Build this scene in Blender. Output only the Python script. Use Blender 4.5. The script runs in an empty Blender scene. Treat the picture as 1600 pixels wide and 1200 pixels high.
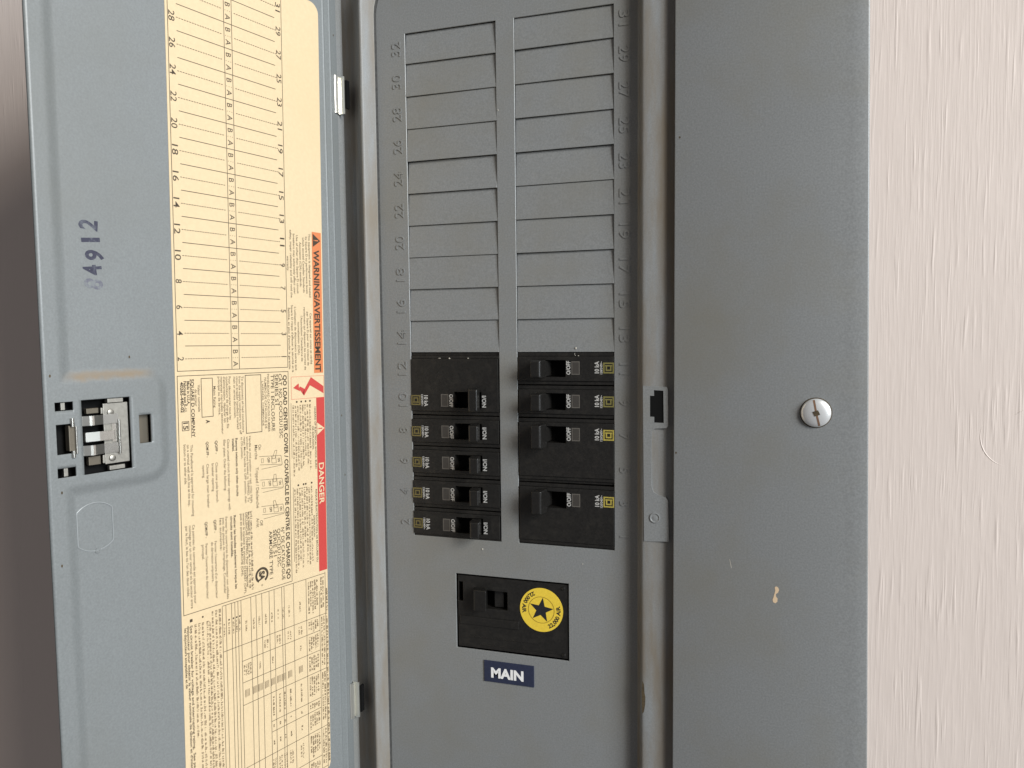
import bpy, bmesh, math, random
from mathutils import Matrix, Vector
random.seed(7)
scene = bpy.context.scene
MM = 0.001

# ------------------------------------------------------------------ camera
cam_d = bpy.data.cameras.new('camera'); cam = bpy.data.objects.new('camera', cam_d)
scene.collection.objects.link(cam); scene.camera = cam
cam_d.sensor_width = 36.0; cam_d.lens = 27.0; cam_d.clip_start = 0.01; cam_d.clip_end = 50
cam.matrix_world = Matrix(((0.95051936, -0.01080746, 0.31047728, 0.14186),
                           (0.31048308, 0.06727354, -0.94819541, -0.42653),
                           (-0.01063932, 0.99767603, 0.06730033, 0.01163),
                           (0, 0, 0, 1)))
# ------------------------------------------------------------------ light
w = bpy.data.worlds.new('World'); scene.world = w; w.use_nodes = True
bgn = w.node_tree.nodes['Background']
bgn.inputs[0].default_value = (0.98, 0.95, 0.97, 1); bgn.inputs[1].default_value = 0.15

def area(name, loc, target, sx, sy, power, col):
    d = bpy.data.lights.new(name, 'AREA'); d.shape = 'RECTANGLE'; d.size = sx; d.size_y = sy
    d.energy = power; d.color = col
    o = bpy.data.objects.new(name, d); scene.collection.objects.link(o)
    o.location = loc
    o.rotation_euler = (Vector(target) - Vector(loc)).to_track_quat('-Z', 'Y').to_euler()
    return o
area('window_light', (3.85, -1.80, 1.1), (0, 0, 0), 1.5, 2.2, 255, (0.88, 0.95, 1.0))
area('room_light', (1.75, -1.22, 1.15), (0, 0, 0), 0.55, 0.6, 31.0, (1.0, 0.92, 0.82))

scene.view_settings.view_transform = 'Standard'; scene.view_settings.look = 'None'
scene.view_settings.exposure = 0; scene.view_settings.gamma = 1
scene.render.engine = 'CYCLES'

# ------------------------------------------------------------------ materials
def mat(name, col, rough=0.5, metal=0.0, spec=0.5, grain=0.0, grain_scale=900, bump=0.0, bump_scale=900,
        stain=None, stain_amt=0.0, stain_scale=40, stain_lo=0.5, stain_hi=0.7, stain_stretch=(1, 1, 1), rvar=0.0):
    m = bpy.data.materials.new(name); m.use_nodes = True
    nt = m.node_tree; b = nt.nodes['Principled BSDF']
    b.inputs['Base Color'].default_value = (*col, 1); b.inputs['Roughness'].default_value = rough
    b.inputs['Metallic'].default_value = metal; b.inputs['Specular IOR Level'].default_value = spec
    tc = nt.nodes.new('ShaderNodeTexCoord')
    geo = nt.nodes.new('ShaderNodeNewGeometry')
    src = None
    if grain > 0:
        n = nt.nodes.new('ShaderNodeTexNoise'); n.inputs['Scale'].default_value = grain_scale; n.inputs['Detail'].default_value = 3
        nt.links.new(geo.outputs['Position'], n.inputs['Vector'])
        r = nt.nodes.new('ShaderNodeMapRange'); r.inputs[1].default_value = 0.3; r.inputs[2].default_value = 0.7
        r.inputs[3].default_value = 1 - grain; r.inputs[4].default_value = 1 + grain
        nt.links.new(n.outputs['Fac'], r.inputs[0])
        mx = nt.nodes.new('ShaderNodeMix'); mx.data_type = 'RGBA'; mx.blend_type = 'MULTIPLY'; mx.inputs[0].default_value = 1
        mx.inputs[6].default_value = (*col, 1); nt.links.new(r.outputs[0], mx.inputs[7])
        src = mx.outputs[2]
    if stain:
        mp = nt.nodes.new('ShaderNodeMapping'); mp.inputs['Scale'].default_value = stain_stretch
        nt.links.new(geo.outputs['Position'], mp.inputs['Vector'])
        n = nt.nodes.new('ShaderNodeTexNoise'); n.inputs['Scale'].default_value = stain_scale; n.inputs['Detail'].default_value = 6
        n.inputs['Roughness'].default_value = 0.62
        nt.links.new(mp.outputs[0], n.inputs['Vector'])
        r = nt.nodes.new('ShaderNodeMapRange'); r.inputs[1].default_value = stain_lo; r.inputs[2].default_value = stain_hi
        r.inputs[3].default_value = 0; r.inputs[4].default_value = stain_amt
        nt.links.new(n.outputs['Fac'], r.inputs[0])
        mx = nt.nodes.new('ShaderNodeMix'); mx.data_type = 'RGBA'
        nt.links.new(r.outputs[0], mx.inputs[0])
        if src: nt.links.new(src, mx.inputs[6])
        else: mx.inputs[6].default_value = (*col, 1)
        mx.inputs[7].default_value = (*stain, 1); src = mx.outputs[2]
    if src: nt.links.new(src, b.inputs['Base Color'])
    if rvar > 0:
        n = nt.nodes.new('ShaderNodeTexNoise'); n.inputs['Scale'].default_value = 18; n.inputs['Detail'].default_value = 4
        nt.links.new(geo.outputs['Position'], n.inputs['Vector'])
        r = nt.nodes.new('ShaderNodeMapRange'); r.inputs[1].default_value = 0.3; r.inputs[2].default_value = 0.7
        r.inputs[3].default_value = rough - rvar; r.inputs[4].default_value = rough + rvar
        nt.links.new(n.outputs['Fac'], r.inputs[0]); nt.links.new(r.outputs[0], b.inputs['Roughness'])
    if bump > 0:
        n = nt.nodes.new('ShaderNodeTexNoise'); n.inputs['Scale'].default_value = bump_scale; n.inputs['Detail'].default_value = 2
        nt.links.new(geo.outputs['Position'], n.inputs['Vector'])
        bp = nt.nodes.new('ShaderNodeBump'); bp.inputs['Strength'].default_value = bump; bp.inputs['Distance'].default_value = 0.0003
        nt.links.new(n.outputs['Fac'], bp.inputs['Height']); nt.links.new(bp.outputs[0], b.inputs['Normal'])
    return m

GREY = (0.204, 0.210, 0.211)
M = {}
M['paint'] = mat('grey_enamel', GREY, 0.37, grain=0.12, grain_scale=1100, bump=0.11, bump_scale=800,
                 stain=(0.190, 0.180, 0.150), stain_amt=0.7, stain_scale=14, stain_lo=0.45, stain_hi=0.75, rvar=0.07)
M['door'] = mat('grey_enamel_door', (0.172, 0.184, 0.186), 0.38, grain=0.09, grain_scale=1100, bump=0.10, bump_scale=800, rvar=0.08,
                stain=(0.152, 0.156, 0.146), stain_amt=0.5, stain_scale=10, stain_lo=0.5, stain_hi=0.75)
def door_dust(m):                               # tan dust that has settled along the upper bend of the latch pad
    nt = m.node_tree; L = nt.links.new; bs = nt.nodes['Principled BSDF']; old = bs.inputs['Base Color'].links[0].from_socket
    geo = nt.nodes.new('ShaderNodeNewGeometry'); sp = nt.nodes.new('ShaderNodeSeparateXYZ'); L(geo.outputs['Position'], sp.inputs[0])
    n = nt.nodes.new('ShaderNodeTexNoise'); n.inputs['Scale'].default_value = 260; n.inputs['Detail'].default_value = 5; L(geo.outputs['Position'], n.inputs['Vector'])
    def mth(op, a, c=None, d=None):
        q = nt.nodes.new('ShaderNodeMath'); q.operation = op
        for i_, v in enumerate((a, c, d)):
            if v is None: continue
            if isinstance(v, (int, float)): q.inputs[i_].default_value = v
            else: L(v, q.inputs[i_])
        return q.outputs[0]
    def band(x, c, wd, soft):
        r = nt.nodes.new('ShaderNodeMapRange'); r.interpolation_type = 'SMOOTHSTEP'
        r.inputs[1].default_value = wd; r.inputs[2].default_value = wd - soft; L(mth('ABSOLUTE', mth('SUBTRACT', x, c)), r.inputs[0]); return r.outputs[0]
    zz = mth('ADD', sp.outputs['Z'], mth('MULTIPLY', mth('SUBTRACT', n.outputs['Fac'], 0.5), 0.003))
    u = mth('ADD', mth('MULTIPLY', mth('ADD', sp.outputs['X'], 0.1001), -0.2865), mth('MULTIPLY', mth('ADD', sp.outputs['Y'], 0.010), -0.9581))
    mk = mth('MULTIPLY', mth('MULTIPLY', band(zz, -0.0058, 0.0032, 0.003), band(u, 0.1465, 0.0235, 0.012)), mth('MULTIPLY_ADD', n.outputs['Fac'], 0.8, 0.35))
    mx = nt.nodes.new('ShaderNodeMix'); mx.data_type = 'RGBA'; L(mk, mx.inputs[0]); L(old, mx.inputs[6]); mx.inputs[7].default_value = (0.22, 0.165, 0.105, 1)
    L(mx.outputs[2], bs.inputs['Base Color'])
door_dust(M['door'])
M['rim'] = mat('grey_enamel_dusty', GREY, 0.5, grain=0.10, grain_scale=1400, bump=0.15, bump_scale=700,
               stain=(0.165, 0.135, 0.098), stain_amt=0.9, stain_scale=55, stain_lo=0.36, stain_hi=0.66, stain_stretch=(1.6, 1, 0.25))
M['black'] = mat('black_phenolic', (0.0130, 0.0122, 0.0112), 0.34, spec=0.45, grain=0.25, grain_scale=800, bump=0.12, bump_scale=900,
                 stain=(0.030, 0.027, 0.023), stain_amt=0.7, stain_scale=160, stain_lo=0.5, stain_hi=0.8)
M['handle'] = mat('black_toggle', (0.0115, 0.0108, 0.0100), 0.30, spec=0.45, grain=0.2, grain_scale=700, bump=0.1, bump_scale=800)
M['pit'] = mat('dark_interior', (0.006, 0.006, 0.006), 0.8, spec=0.1)
M['white_ink'] = mat('white_ink', (0.44, 0.43, 0.41), 0.6, grain=0.25, grain_scale=1500)
M['olive'] = mat('faded_yellow_ink', (0.135, 0.108, 0.035), 0.55, grain=0.2, grain_scale=1500)
M['yellow_ink'] = mat('yellow_ink', (0.38, 0.31, 0.06), 0.55, grain=0.2, grain_scale=1500)
M['lens'] = mat('smoky_window', (0.05, 0.045, 0.04), 0.3)
M['lens_edge'] = mat('smoky_window_edge', (0.11, 0.10, 0.088), 0.4)
M['paper'] = mat('buff_label_paper', (0.605, 0.475, 0.298), 0.55, spec=0.3, grain=0.03, grain_scale=500,
                 stain=(0.60, 0.44, 0.25), stain_amt=0.5, stain_scale=9, stain_lo=0.5, stain_hi=0.8)
M['ink'] = mat('brown_black_ink', (0.045, 0.030, 0.016), 0.6)
M['ink2'] = mat('grey_brown_ink', (0.085, 0.058, 0.032), 0.6)
M['ink3'] = mat('faint_brown_ink', (0.17, 0.12, 0.068), 0.6)
M['orange'] = mat('orange_print', (0.56, 0.175, 0.062), 0.55)
M['red'] = mat('red_print', (0.46, 0.045, 0.038), 0.55)
M['stamp'] = mat('violet_black_stamp_ink', (0.022, 0.022, 0.045), 0.6, stain=(0.12, 0.13, 0.15), stain_amt=0.85, stain_scale=260, stain_lo=0.5, stain_hi=0.66)
M['stamp2'] = mat('faded_stamp_ink', (0.10, 0.10, 0.13), 0.6, stain=(0.16, 0.172, 0.182), stain_amt=1.0, stain_scale=300, stain_lo=0.42, stain_hi=0.58)
M['steel'] = mat('spring_steel', (0.60, 0.59, 0.55), 0.27, metal=1.0, rvar=0.06)
M['zinc'] = mat('dull_zinc_steel', (0.36, 0.345, 0.31), 0.5, metal=1.0, grain=0.12, grain_scale=500)
M['hinge'] = mat('plated_hinge', (0.80, 0.79, 0.73), 0.30, metal=0.85)
M['dull'] = mat('oil_brown_steel', (0.16, 0.14, 0.11), 0.5, metal=0.8)
M['bright'] = mat('bright_plated_screw', (0.88, 0.89, 0.89), 0.30, metal=0.6)
M['rust'] = mat('rusty_slot', (0.17, 0.09, 0.05), 0.8, grain=0.3, grain_scale=1500)
M['sticker'] = mat('yellow_sticker', (0.78, 0.56, 0.055), 0.45, grain=0.05, grain_scale=700)
M['navy'] = mat('navy_tag', (0.022, 0.028, 0.058), 0.4, grain=0.1, grain_scale=800)
M['ink_black'] = mat('black_print', (0.014, 0.014, 0.018), 0.5)
M['tag_white'] = mat('tag_white', (0.80, 0.80, 0.80), 0.5)
M['chip'] = mat('beige_bare_spot', (0.62, 0.46, 0.30), 0.7)
M['speck'] = mat('pale_paint_speck', (0.45, 0.42, 0.36), 0.7)
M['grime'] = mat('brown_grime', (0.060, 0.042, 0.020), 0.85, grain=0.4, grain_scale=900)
M['seam'] = mat('contact_shade', (0.045, 0.045, 0.043), 0.8, grain=0.3, grain_scale=500)  # dark colour standing in for shade at the foot of the rim
M['dust'] = mat('tan_dust', (0.23, 0.185, 0.135), 0.9, grain=0.25, grain_scale=1200)

def wall_material():
    m = bpy.data.materials.new('white_textured_paint'); m.use_nodes = True
    nt = m.node_tree; b = nt.nodes['Principled BSDF']; L = nt.links.new
    b.inputs['Roughness'].default_value = 0.55; b.inputs['Specular IOR Level'].default_value = 0.3
    geo = nt.nodes.new('ShaderNodeNewGeometry')
    # slow warp so that the strokes wander
    wn = nt.nodes.new('ShaderNodeTexNoise'); wn.inputs['Scale'].default_value = 16; wn.inputs['Detail'].default_value = 3
    L(geo.outputs['Position'], wn.inputs['Vector'])
    sub = nt.nodes.new('ShaderNodeVectorMath'); sub.operation = 'SUBTRACT'; sub.inputs[1].default_value = (0.5, 0.5, 0.5)
    L(wn.outputs['Color'], sub.inputs[0])
    sc = nt.nodes.new('ShaderNodeVectorMath'); sc.operation = 'SCALE'; sc.inputs['Scale'].default_value = 0.0022
    L(sub.outputs[0], sc.inputs[0])
    ad = nt.nodes.new('ShaderNodeVectorMath'); ad.operation = 'ADD'
    L(geo.outputs['Position'], ad.inputs[0]); L(sc.outputs[0], ad.inputs[1])
    def strokes(sx, sz, lo, hi, detail=2, rough=0.5):
        mp = nt.nodes.new('ShaderNodeMapping'); mp.inputs['Scale'].default_value = (sx, 10, sz)
        L(ad.outputs[0], mp.inputs['Vector'])
        n = nt.nodes.new('ShaderNodeTexNoise'); n.inputs['Scale'].default_value = 1; n.inputs['Detail'].default_value = detail
        n.inputs['Roughness'].default_value = rough
        L(mp.outputs[0], n.inputs['Vector'])
        r = nt.nodes.new('ShaderNodeMapRange'); r.interpolation_type = 'SMOOTHSTEP'
        r.inputs[1].default_value = lo; r.inputs[2].default_value = hi
        L(n.outputs['Fac'], r.inputs[0]); return r.outputs[0]
    s1 = strokes(430, 20, 0.52, 0.76)
    s2 = strokes(850, 32, 0.40, 0.72, 3)
    s3 = strokes(60, 30, 0.35, 0.7, 3)
    pk = nt.nodes.new('ShaderNodeTexNoise'); pk.inputs['Scale'].default_value = 38; pk.inputs['Detail'].default_value = 2
    L(geo.outputs['Position'], pk.inputs['Vector'])
    mk = nt.nodes.new('ShaderNodeMapRange'); mk.inputs[1].default_value = 0.42; mk.inputs[2].default_value = 0.62
    L(pk.outputs['Fac'], mk.inputs[0])
    def math2(op, a, c):
        n = nt.nodes.new('ShaderNodeMath'); n.operation = op
        for i, v in enumerate((a, c)):
            if isinstance(v, (int, float)): n.inputs[i].default_value = v
            else: L(v, n.inputs[i])
        return n.outputs[0]
    h = math2('ADD', math2('MULTIPLY', math2('MULTIPLY', s1, mk.outputs[0]), 0.8), math2('MULTIPLY', s2, 0.19))
    h = math2('ADD', h, math2('MULTIPLY', s3, 0.42))
    bp = nt.nodes.new('ShaderNodeBump'); bp.inputs['Strength'].default_value = 0.27; bp.inputs['Distance'].default_value = 0.0007
    L(h, bp.inputs['Height']); L(bp.outputs[0], b.inputs['Normal'])
    cn = nt.nodes.new('ShaderNodeTexNoise'); cn.inputs['Scale'].default_value = 9; cn.inputs['Detail'].default_value = 4
    L(geo.outputs['Position'], cn.inputs['Vector'])
    mx = nt.nodes.new('ShaderNodeMix'); mx.data_type = 'RGBA'
    mx.inputs[6].default_value = (0.665, 0.578, 0.528, 1); mx.inputs[7].default_value = (0.715, 0.626, 0.575, 1)
    L(cn.outputs['Fac'], mx.inputs[0]); L(mx.outputs[2], b.inputs['Base Color'])
    return m
M['wall'] = wall_material()

# ------------------------------------------------------------------ frames (mm -> world mm)
PHI = math.radians(16.649)
HX, HY, HZ = -100.096, -10.0, -19.075
DU = (-math.sin(PHI), -math.cos(PHI)); DN = (math.cos(PHI), -math.sin(PHI))
def door_pt(u, z, h=0.0):                      # u along the door from the hinge, z up, h off its inner face
    return (HX + DU[0] * u + DN[0] * h, HY + DU[1] * u + DN[1] * h, z)
TH = math.radians(0.75); R0U, R0Z = 46.018, -6.683
CT, ST = math.cos(TH), math.sin(TH)
def label_pt(a, b, h=0.0):                     # a = reading direction on the label, b = up on the label
    a0 = a * CT + b * ST; b0 = b * CT - a * ST
    return door_pt(R0U - b0, R0Z - a0, h)
def face_pt(rot=0, Y0=0.0):                    # text plane on the panel face; rot 0 upright, 90 reading upward, -90 reading downward
    r = math.radians(rot); c, s = math.cos(r), math.sin(r)
    def f(cx, cz):
        return lambda x, y, h=0.0: (cx + x * c - y * s, Y0 - h, cz + x * s + y * c)
    return f

# ------------------------------------------------------------------ mesh builder
FONT_CACHE = {}
def glyphs(s, off=0.0):
    key = (s, off)
    if key not in FONT_CACHE:
        cu = bpy.data.curves.new('t', 'FONT'); cu.body = s; cu.size = 1; cu.offset = off; cu.resolution_u = 3
        ob = bpy.data.objects.new('t', cu)
        me = bpy.data.meshes.new_from_object(ob)
        V = [(v.co.x, v.co.y) for v in me.vertices]; F = [tuple(p.vertices) for p in me.polygons]
        F = [f if sum(V[f[i]][0] * V[f[(i + 1) % len(f)]][1] - V[f[(i + 1) % len(f)]][0] * V[f[i]][1] for i in range(len(f))) > 0 else f[::-1] for f in F]
        bpy.data.meshes.remove(me); bpy.data.objects.remove(ob); bpy.data.curves.remove(cu)
        FONT_CACHE[key] = (V, F)
    return FONT_CACHE[key]
CAP = None
def capheight():
    global CAP
    if CAP is None:
        V, F = glyphs('H'); CAP = max(v[1] for v in V) - min(v[1] for v in V)
    return CAP

ident = lambda x, y, z: (x, y, z)
class MB:
    def __init__(s): s.v = []; s.f = []; s.m = []
    def add(s, verts, faces, mi=0):
        o = len(s.v); s.v += verts
        s.f += [tuple(i + o for i in f) for f in faces]; s.m += [mi] * len(faces)
    def quad(s, a, b, c, d, mi=0): s.add([a, b, c, d], [(0, 1, 2, 3)], mi)
    def box(s, x0, x1, y0, y1, z0, z1, T=ident, mi=0):
        V = [T(x, y, z) for x in (x0, x1) for y in (y0, y1) for z in (z0, z1)]
        s.add(V, [(0, 1, 3, 2), (4, 6, 7, 5), (0, 4, 5, 1), (2, 3, 7, 6), (0, 2, 6, 4), (1, 5, 7, 3)], mi)
    def hexa(s, V, mi=0):                       # 8 corners: bottom loop then top loop
        s.add(V, [(3, 2, 1, 0), (4, 5, 6, 7), (0, 1, 5, 4), (1, 2, 6, 5), (2, 3, 7, 6), (3, 0, 4, 7)], mi)
    def flat(s, pts, T, h=0.0, mi=0):
        s.add([T(x, y, h) for x, y in pts], [tuple(range(len(pts)))], mi)
    def rect(s, x0, y0, x1, y1, T, h=0.0, mi=0): s.flat([(x0, y0), (x1, y0), (x1, y1), (x0, y1)], T, h, mi)
    def stroke(s, x0, y0, x1, y1, wd, T, h=0.0, mi=0):
        L = math.hypot(x1 - x0, y1 - y0) or 1; nx, ny = -(y1 - y0) / L * wd / 2, (x1 - x0) / L * wd / 2
        s.flat([(x0 - nx, y0 - ny), (x1 - nx, y1 - ny), (x1 + nx, y1 + ny), (x0 + nx, y0 + ny)], T, h, mi)
    def frame(s, x0, y0, x1, y1, wd, T, h=0.0, mi=0):
        s.rect(x0, y0, x1, y0 + wd, T, h, mi); s.rect(x0, y1 - wd, x1, y1, T, h, mi)
        s.rect(x0, y0 + wd, x0 + wd, y1 - wd, T, h, mi); s.rect(x1 - wd, y0 + wd, x1, y1 - wd, T, h, mi)
    def disc(s, cx, cy, r, T, h=0.0, n=40, mi=0):
        s.flat([(cx + r * math.cos(2 * math.pi * i / n), cy + r * math.sin(2 * math.pi * i / n)) for i in range(n)], T, h, mi)
    def arc(s, cx, cy, r0, r1, a0, a1, T, h=0.0, n=40, mi=0):
        for i in range(n):
            p, q = [math.radians(a0 + (a1 - a0) * (i + k) / n) for k in (0, 1)]
            s.flat([(cx + r0 * math.cos(p), cy + r0 * math.sin(p)), (cx + r1 * math.cos(p), cy + r1 * math.sin(p)),
                    (cx + r1 * math.cos(q), cy + r1 * math.sin(q)), (cx + r0 * math.cos(q), cy + r0 * math.sin(q))], T, h, mi)
    def text(s, body, x, y, cap, T, h=0.0, width=None, align='L', off=0.0, mi=0, slant=0.0, depth=0.0):
        V, F = glyphs(body, off)
        if not V: return
        x0 = min(v[0] for v in V); x1 = max(v[0] for v in V); k = cap / capheight()
        kx = width / (x1 - x0) if width else k
        W = (x1 - x0) * kx
        ox = x - (0 if align == 'L' else W / 2 if align == 'C' else W)
        P = [(ox + (v[0] - x0) * kx + slant * v[1] * k, y - cap / 2 + v[1] * k) for v in V]
        if depth == 0: s.add([T(p[0], p[1], h) for p in P], F, mi); return
        n = len(P)
        Fs = [tuple(f) for f in F]; edge = {}
        for f in F:
            for i in range(len(f)):
                e = (f[i], f[(i + 1) % len(f)]); edge[e] = 1
        for (a, b) in list(edge):
            if (b, a) not in edge: Fs.append((a + n, b + n, b, a))
        s.add([T(p[0], p[1], h + depth) for p in P] + [T(p[0], p[1], h) for p in P], Fs, mi)
    def scrib(s, x, y, cap, length, T, h=0.0, mi=0, wt=0.2):           # print too small to read: word-like groups of strokes
        e = x + length; cx = x
        while cx < e - cap * 0.5:
            for _ in range(random.randint(2, 8)):
                gw = cap * random.uniform(0.42, 0.72); k = random.random(); t = cap * wt
                if cx + gw > e: break
                y0 = y - cap / 2; y1 = y + cap / 2 * (1 if random.random() < 0.4 else 0.45)
                if k < 0.8: s.rect(cx, y0, cx + t, y1, T, h, mi)
                if 0.2 < k: s.rect(cx + gw - t - cap * 0.08, y0, cx + gw - cap * 0.08, (y0 + y1) / 2 if k > 0.7 else y1, T, h, mi)
                if k < 0.5: s.rect(cx + t, y1 - t, cx + gw - t - cap * 0.08, y1, T, h, mi)
                elif k < 0.9: s.rect(cx + t, y0, cx + gw - t - cap * 0.08, y0 + t, T, h, mi)
                cx += gw
            cx += cap * 0.5
    def tube(s, pts, r, n=8, closed=False, mi=0, cap=True):
        P = [Vector(p) for p in pts]; N = len(P); rings = []
        for i in range(N):
            t = (P[(i + 1) % N] - P[i - 1]) if closed else (P[min(i + 1, N - 1)] - P[max(i - 1, 0)])
            t.normalize(); a = t.orthogonal() if i == 0 else (prev - t * prev.dot(t)); a.normalize(); prev = a; b = t.cross(a)
            rings.append([tuple(P[i] + (a * math.cos(2 * math.pi * k / n) + b * math.sin(2 * math.pi * k / n)) * r) for k in range(n)])
        V = [p for r_ in rings for p in r_]; F = []
        for i in range(N if closed else N - 1):
            j = (i + 1) % N
            for k in range(n): F.append((i * n + k, i * n + (k + 1) % n, j * n + (k + 1) % n, j * n + k))
        if not closed and cap: F += [tuple(range(n))[::-1], tuple((N - 1) * n + k for k in range(n))]
        s.add(V, F, mi)
    def lathe(s, prof, T, n=48, mi=0):          # prof: (r, h); T(x, y, h)
        V = []; F = []
        for r, h in prof:
            V += [T(r * math.cos(2 * math.pi * i / n), r * math.sin(2 * math.pi * i / n), h) for i in range(n)]
        for j in range(len(prof) - 1):
            for i in range(n): F.append((j * n + i, j * n + (i + 1) % n, (j + 1) * n + (i + 1) % n, (j + 1) * n + i))
        F.append(tuple((len(prof) - 1) * n + i for i in range(n)))
        s.add(V, F, mi)
    def plate(s, x0, x1, z0, z1, holes, T, h0, h1, mi=0):
        """sheet with rectangular holes; front at h0, back at h1; T(x, z, h)"""
        xs = sorted({x0, x1, *[v for q in holes for v in q[:2] if x0 < v < x1]}); zs = sorted({z0, z1, *[v for q in holes for v in q[2:] if z0 < v < z1]})
        nx, nz = len(xs) - 1, len(zs) - 1
        solid = [[not any(q[0] <= (xs[i] + xs[i + 1]) / 2 <= q[1] and q[2] <= (zs[j] + zs[j + 1]) / 2 <= q[3] for q in holes) for j in range(nz)] for i in range(nx)]
        idx = {}; V = []; F = []
        def vi(i, j, k):
            if (i, j, k) not in idx: idx[(i, j, k)] = len(V); V.append(T(xs[i], zs[j], h0 if k == 0 else h1))
            return idx[(i, j, k)]
        for i in range(nx):
            for j in range(nz):
                if not solid[i][j]: continue
                F.append((vi(i, j, 0), vi(i + 1, j, 0), vi(i + 1, j + 1, 0), vi(i, j + 1, 0)))
                F.append((vi(i, j + 1, 1), vi(i + 1, j + 1, 1), vi(i + 1, j, 1), vi(i, j, 1)))
                for di, dj, e in ((-1, 0, ((i, j + 1), (i, j))), (1, 0, ((i + 1, j), (i + 1, j + 1))), (0, -1, ((i, j), (i + 1, j))), (0, 1, ((i + 1, j + 1), (i, j + 1)))):
                    a, b = i + di, j + dj
                    if not (0 <= a < nx and 0 <= b < nz and solid[a][b]):
                        F.append((vi(*e[0], 1), vi(*e[1], 1), vi(*e[1], 0), vi(*e[0], 0)))
        s.add(V, F, mi)
    def build(s, name, mats, parent=None, smooth=False, bevel=0.0, seg=2, solid=0.0, angle=40):
        me = bpy.data.meshes.new(name)
        me.from_pydata([(x * MM, y * MM, z * MM) for x, y, z in s.v], [], s.f)
        if not isinstance(mats, (list, tuple)): mats = [mats]
        for m in mats: me.materials.append(m)
        me.polygons.foreach_set('material_index', s.m)
        if smooth: me.polygons.foreach_set('use_smooth', [True] * len(s.f))
        me.update()
        o = bpy.data.objects.new(name, me); scene.collection.objects.link(o)
        if smooth and angle:
            try: me.set_sharp_from_angle(angle=math.radians(angle))
            except Exception: pass
        if solid:
            md = o.modifiers.new('thickness', 'SOLIDIFY'); md.thickness = abs(solid) * MM; md.offset = -1 if solid > 0 else 1
        if bevel:
            md = o.modifiers.new('edge', 'BEVEL'); md.width = bevel * MM; md.segments = seg; md.limit_method = 'ANGLE'; md.angle_limit = math.radians(35)
            md.harden_normals = False
        if parent is not None: attach(o, parent)
        return o

WORLD = {}
def attach(o, parent):
    o.parent = parent
    o.matrix_parent_inverse = Matrix.Translation(-WORLD.get(parent.name, Vector((0, 0, 0))))   # meshes sit at the world origin
def empty(name, loc_mm):
    o = bpy.data.objects.new(name, None); scene.collection.objects.link(o)
    o.empty_display_size = 0.02; o.location = Vector(loc_mm) * MM; WORLD[o.name] = Vector(loc_mm) * MM
    return o
def tag(o, label, cat=None, group=None, kind=None):
    if label: o['label'] = label
    if cat: o['category'] = cat
    if group: o['group'] = group
    if kind: o['kind'] = kind

# ================================================================== SETTING: the wall
b = MB()
b.plate(-900, 900, -700, 700, [(-190, 186, -400, 330)], lambda x, z, h: (x, h, z), -8.2, 10)
o = b.build('wall', M['wall']); tag(o, 'pale beige wall with rough vertical brush-marked paint', None, kind='structure')

wall_o = o
for cx, cz, r, a0, a1, rr in ((254, -40.5, 12.5, 158, 262, 1.1), (266, -47, 18, 100, 128, 0.75)):   # knot under the paint
    b = MB(); pts = [(cx + r * math.cos(math.radians(a0 + (a1 - a0) * i / 18)), -8.2 + rr - 0.16 * math.sin(math.pi * i / 18), cz + 1.15 * r * math.sin(math.radians(a0 + (a1 - a0) * i / 18))) for i in range(19)]
    b.tube(pts, rr, n=8); b.build('paint_ridge', M['wall'], wall_o, smooth=True)
# ================================================================== THE PANEL
panel = empty('electrical_panel', (0, 0, -330))
tag(panel, 'grey metal breaker panel with its inner door swung open', 'breaker panel')

# ---- outer cover (sheet round the door opening; right edge slightly out of square)
OX0, OX1, OZ0, OZ1 = -103.0, 96.6, -318.0, 248.0
def rrect(x0, x1, z0, z1, r, Y, n=9):
    P = []
    for cx, cz, a0 in ((x1 - r, z1 - r, 0), (x0 + r, z1 - r, 90), (x0 + r, z0 + r, 180), (x1 - r, z0 + r, 270)):
        for i in range(n + 1):
            a = math.radians(a0 + 90 * i / n); P.append((cx + r * math.cos(a), Y, cz + r * math.sin(a)))
    return P
def cover_right(z): return 192.0 - 0.0152 * (z + 20)
def loft(b, loops):
    n = len(loops[0]); V = [p for l in loops for p in l]; F = []
    for j in range(len(loops) - 1):
        for i in range(n): F.append((j * n + i, j * n + (i + 1) % n, (j + 1) * n + (i + 1) % n, (j + 1) * n + i))
    b.add(V, F)
b = MB()
def outer_loop(Y, e=0.0):
    # same vertex count as rrect: tiny corner radius, sheared right side
    P = []
    for x, y, z in rrect(-205 + e, 192 - e, -400 + e, 330 - e, 2.0, Y):
        P.append((cover_right(z) - (192 - x) if x > 0 else x, Y, z))
    return P
loft(b, [outer_loop(-7.5), outer_loop(-8.7), outer_loop(-9.15, 0.25), outer_loop(-9.3, 0.8), outer_loop(-9.55, 8), outer_loop(-9.85, 15), outer_loop(-10.0, 20), rrect(OX0 - 0.7, OX1 + 0.7, OZ0 - 0.7, OZ1 + 0.7, 8, -10.0),
         rrect(OX0 - 0.15, OX1 + 0.15, OZ0 - 0.15, OZ1 + 0.15, 8, -9.85), rrect(OX0, OX1, OZ0, OZ1, 8, -9.4), rrect(OX0, OX1, OZ0, OZ1, 8, -3.0)])
cover = b.build('cover', M['paint'], panel, smooth=True, angle=50)

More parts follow.
